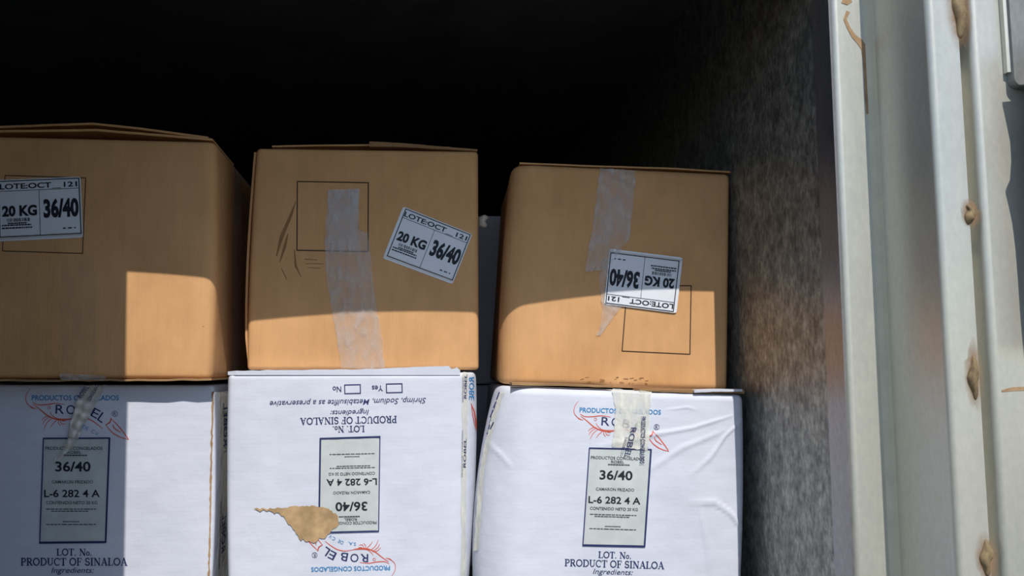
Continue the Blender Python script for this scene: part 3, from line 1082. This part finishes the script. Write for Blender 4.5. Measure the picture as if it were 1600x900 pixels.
# folded closing flaps between the right cartons
slab(wr_, 'top_flap', [(800, 602), (880, 603), (957, 606)], (.0045, .003), 1.338, .05, KRAFT_EDGE, 0, .0006, 8)
slab(wr_, 'top_flap', [(1000, 611), (1080, 614), (1163, 615)], (.003, .007), 1.338, .05, KRAFT_EDGE, 0, .0006, 9)
slab(wr_, 'top_flap', [(1085, 613.5), (1120, 612), (1160, 612)], .004, 1.332, .04, WHITE, 0, .0004, 10)

# torn patch of the middle white carton where the white paper came off
def torn():
    ink = Ink()
    rnd = random.Random(9)
    top = [(394, 794.5), (420, 795), (445, 793.5), (470, 790), (495, 791), (515, 796), (528, 806)]
    bot = [(396, 796.5), (425, 799), (440, 806), (455, 822), (468, 842), (485, 848), (510, 838), (529, 820)]
    def samp(pl, n):
        out = []
        for i in range(n):
            t = i / (n - 1) * (len(pl) - 1)
            k = min(int(t), len(pl) - 2)
            out.append(Vector(pl[k]).lerp(Vector(pl[k + 1]), t - k))
        return out
    A, B = samp(top, 40), samp(bot, 40)
    A = [(p.x, p.y + rnd.uniform(-1.6, 1.6)) for p in A]
    B = [(p.x, p.y + rnd.uniform(-2.6, 2.6)) for p in B]
    for i in range(39):
        ink.poly([A[i], A[i + 1], B[i + 1], B[i]])
    o = ink.lay('torn_patch', wm_, TORN, .0017)
    o['label'] = 'brown kraft patch where white paper is torn away'
torn()

# ragged brown cut edge down the right of the left white carton
def cut_edge():
    v, f = [], []
    rnd = random.Random(12)
    n = 60
    for i in range(n + 1):
        py = 612 + (960 - 612) * i / n
        px = 332.5 - 7.5 * i / n
        a = wl_.pt(px - rnd.uniform(.5, 2.4), py, .0012)
        b = wl_.pt(px + rnd.uniform(.5, 1.6), py, .0012)
        v += [a, b, Vector((b.x, b.y + .006, b.z)), Vector((a.x, a.y + .006, a.z))]
    for i in range(n):
        for a in range(4):
            b = (a + 1) % 4
            f.append((4 * i + a, 4 * i + b, 4 * i + 4 + b, 4 * i + 4 + a))
    fix_normals(wl_.mesh('cut_edge', v, f, KRAFT_EDGE))
cut_edge()

# printed tape and print on the sides of the white cartons (seen very obliquely)
def side_band(carton, right, w0, w1, v0, v1, mat, name, eps, parent=None, n=14):
    v, f = [], []
    for j in range(n + 1):
        for w in (w0, (w0 + w1) / 2, w1):
            p = carton.warp(1 if right else 0, v0 + (v1 - v0) * j / n, w)
            v.append((p.x + (eps if right else -eps), p.y, p.z))
    for j in range(n):
        for i in range(2):
            k = j * 3 + i
            f.append((k, k + 1, k + 4, k + 3))
    return carton.mesh(name, v, f, mat, parent, True)

def side_text(carton, right, txt, w0, w1, v0, v1, mat, name, eps, flip=False, parent=None):
    vs_, fs = text_shape(txt, .01)
    verts = []
    for a, b in vs_:
        vv = v0 + (v1 - v0) * (a if flip else 1 - a)
        w = w0 + (w1 - w0) * (b if not flip else 1 - b)
        p = carton.warp(1 if right else 0, vv, w)
        verts.append((p.x + (eps if right else -eps), p.y, p.z))
    return carton.mesh(name, verts, fs, mat, parent)

t = side_band(wl_, True, .10, .34, .03, .97, TAPE_CREAM, 'printed_tape', .0012)
side_text(wl_, True, 'ROBEL', .17, .27, .30, .46, INK_NAVY, 'tape_print', .0024, True, t)
side_text(wl_, True, 'PRODUCTOS CONGELADOS', .11, .15, .25, .52, INK_NAVY, 'tape_print', .0024, True, t)
side_text(wl_, True, 'ROBEL', .17, .27, .74, .92, INK_NAVY, 'tape_print', .0024, True, t)
# rounded right corner of the middle carton: a strip of printed tape, blue capitals and part of the red emblem
t = tape_strip(wm_, 'printed_tape', [(722, 582), (722, 660), (721, 740), (720, 960)], [(732, 582), (731, 660), (729, 740), (727, 960)], TAPE_CREAM, .0012, 71, .0006, 4, 10)
for nm, txt, q in (('tape_print', 'ROBEL', [(725, 622), (726, 584), (730, 585), (729, 623)]), ('tape_print', 'PRODUCTOS CONGELADOS', [(722.5, 628), (723, 590), (724.5, 590), (724, 628)]),
                   ('tape_print', 'ROBEL', [(724, 730), (725, 684), (729, 685), (728, 731)]), ('tape_print', 'PRODUCTOS CONGELADOS', [(721.5, 745), (722, 672), (723.5, 672), (723, 745)])):
    i_ = Ink()
    put_text(i_, txt, q, .01)
    i_.lay(nm, wm_, INK_NAVY, .0026, t)
i_ = Ink()
put_text(i_, 'ROBE', [(733, 590), (733, 624), (741, 625), (741, 589)], .004)
i_.lay('side_lettering', wm_, INK_BLUE, .0012)
i_ = Ink()
i_.line([(736, 630), (741, 642), (744, 658), (744.5, 672)], [.4, .8, .8, .4])
i_.line([(737, 634), (739, 650), (743, 668)], [.3, .6, .3])
i_.lay('side_emblem', wm_, INK_RED, .0012)
side_band(bl_, True, .42, .62, .02, .98, TAPE, 'clear_tape', .0012)
# worn left corner of the right carton: tape seam with scraps of print
t = tape_strip(wr_, 'printed_tape', [(782, 612), (768, 650), (758, 690), (748, 740), (740, 860)], [(789, 612), (776, 650), (766, 690), (756, 740), (748, 860)], TAPE_CREAM, .0012, 72, .0006, 4, 8)
i_ = Ink()
for p in ([(780, 613), (776, 624)], [(775, 628), (771, 637)], [(770, 641), (766, 652)], [(771, 660), (766, 670)], [(765, 664), (761, 678)]):
    i_.line(p, .9)
i_.lay('tape_print', wr_, INK_NAVY, .0026, t)
# raised paper lip along the top of the middle white carton
lip_t = [(356, 580), (430, 578), (520, 577.5), (560, 577), (640, 574), (701, 571.5), (706, 577), (714, 574), (720, 580)]
v_, f_ = [], []
rnd = random.Random(15)
for k in range(len(lip_t) - 1):
    for j in range(6):
        p = Vector(lip_t[k]).lerp(Vector(lip_t[k + 1]), j / 6)
        a_ = wm_.pt(p.x, p.y + rnd.uniform(-.5, .5), .0005)
        b_ = wm_.pt(p.x, 586, .0003)
        v_ += [a_, b_, Vector((b_.x, b_.y + .003, b_.z)), Vector((a_.x, a_.y + .003, a_.z))]
for k in range(len(v_) // 4 - 1):
    for a_ in range(4):
        b_ = (a_ + 1) % 4
        f_.append((4 * k + a_, 4 * k + b_, 4 * k + 4 + b_, 4 * k + 4 + a_))
f_ += [(0, 1, 2, 3), tuple(len(v_) - 4 + k for k in range(4))]
fix_normals(wm_.mesh('paper_lip', v_, f_, WHITE))
bpy.context.view_layer.update()
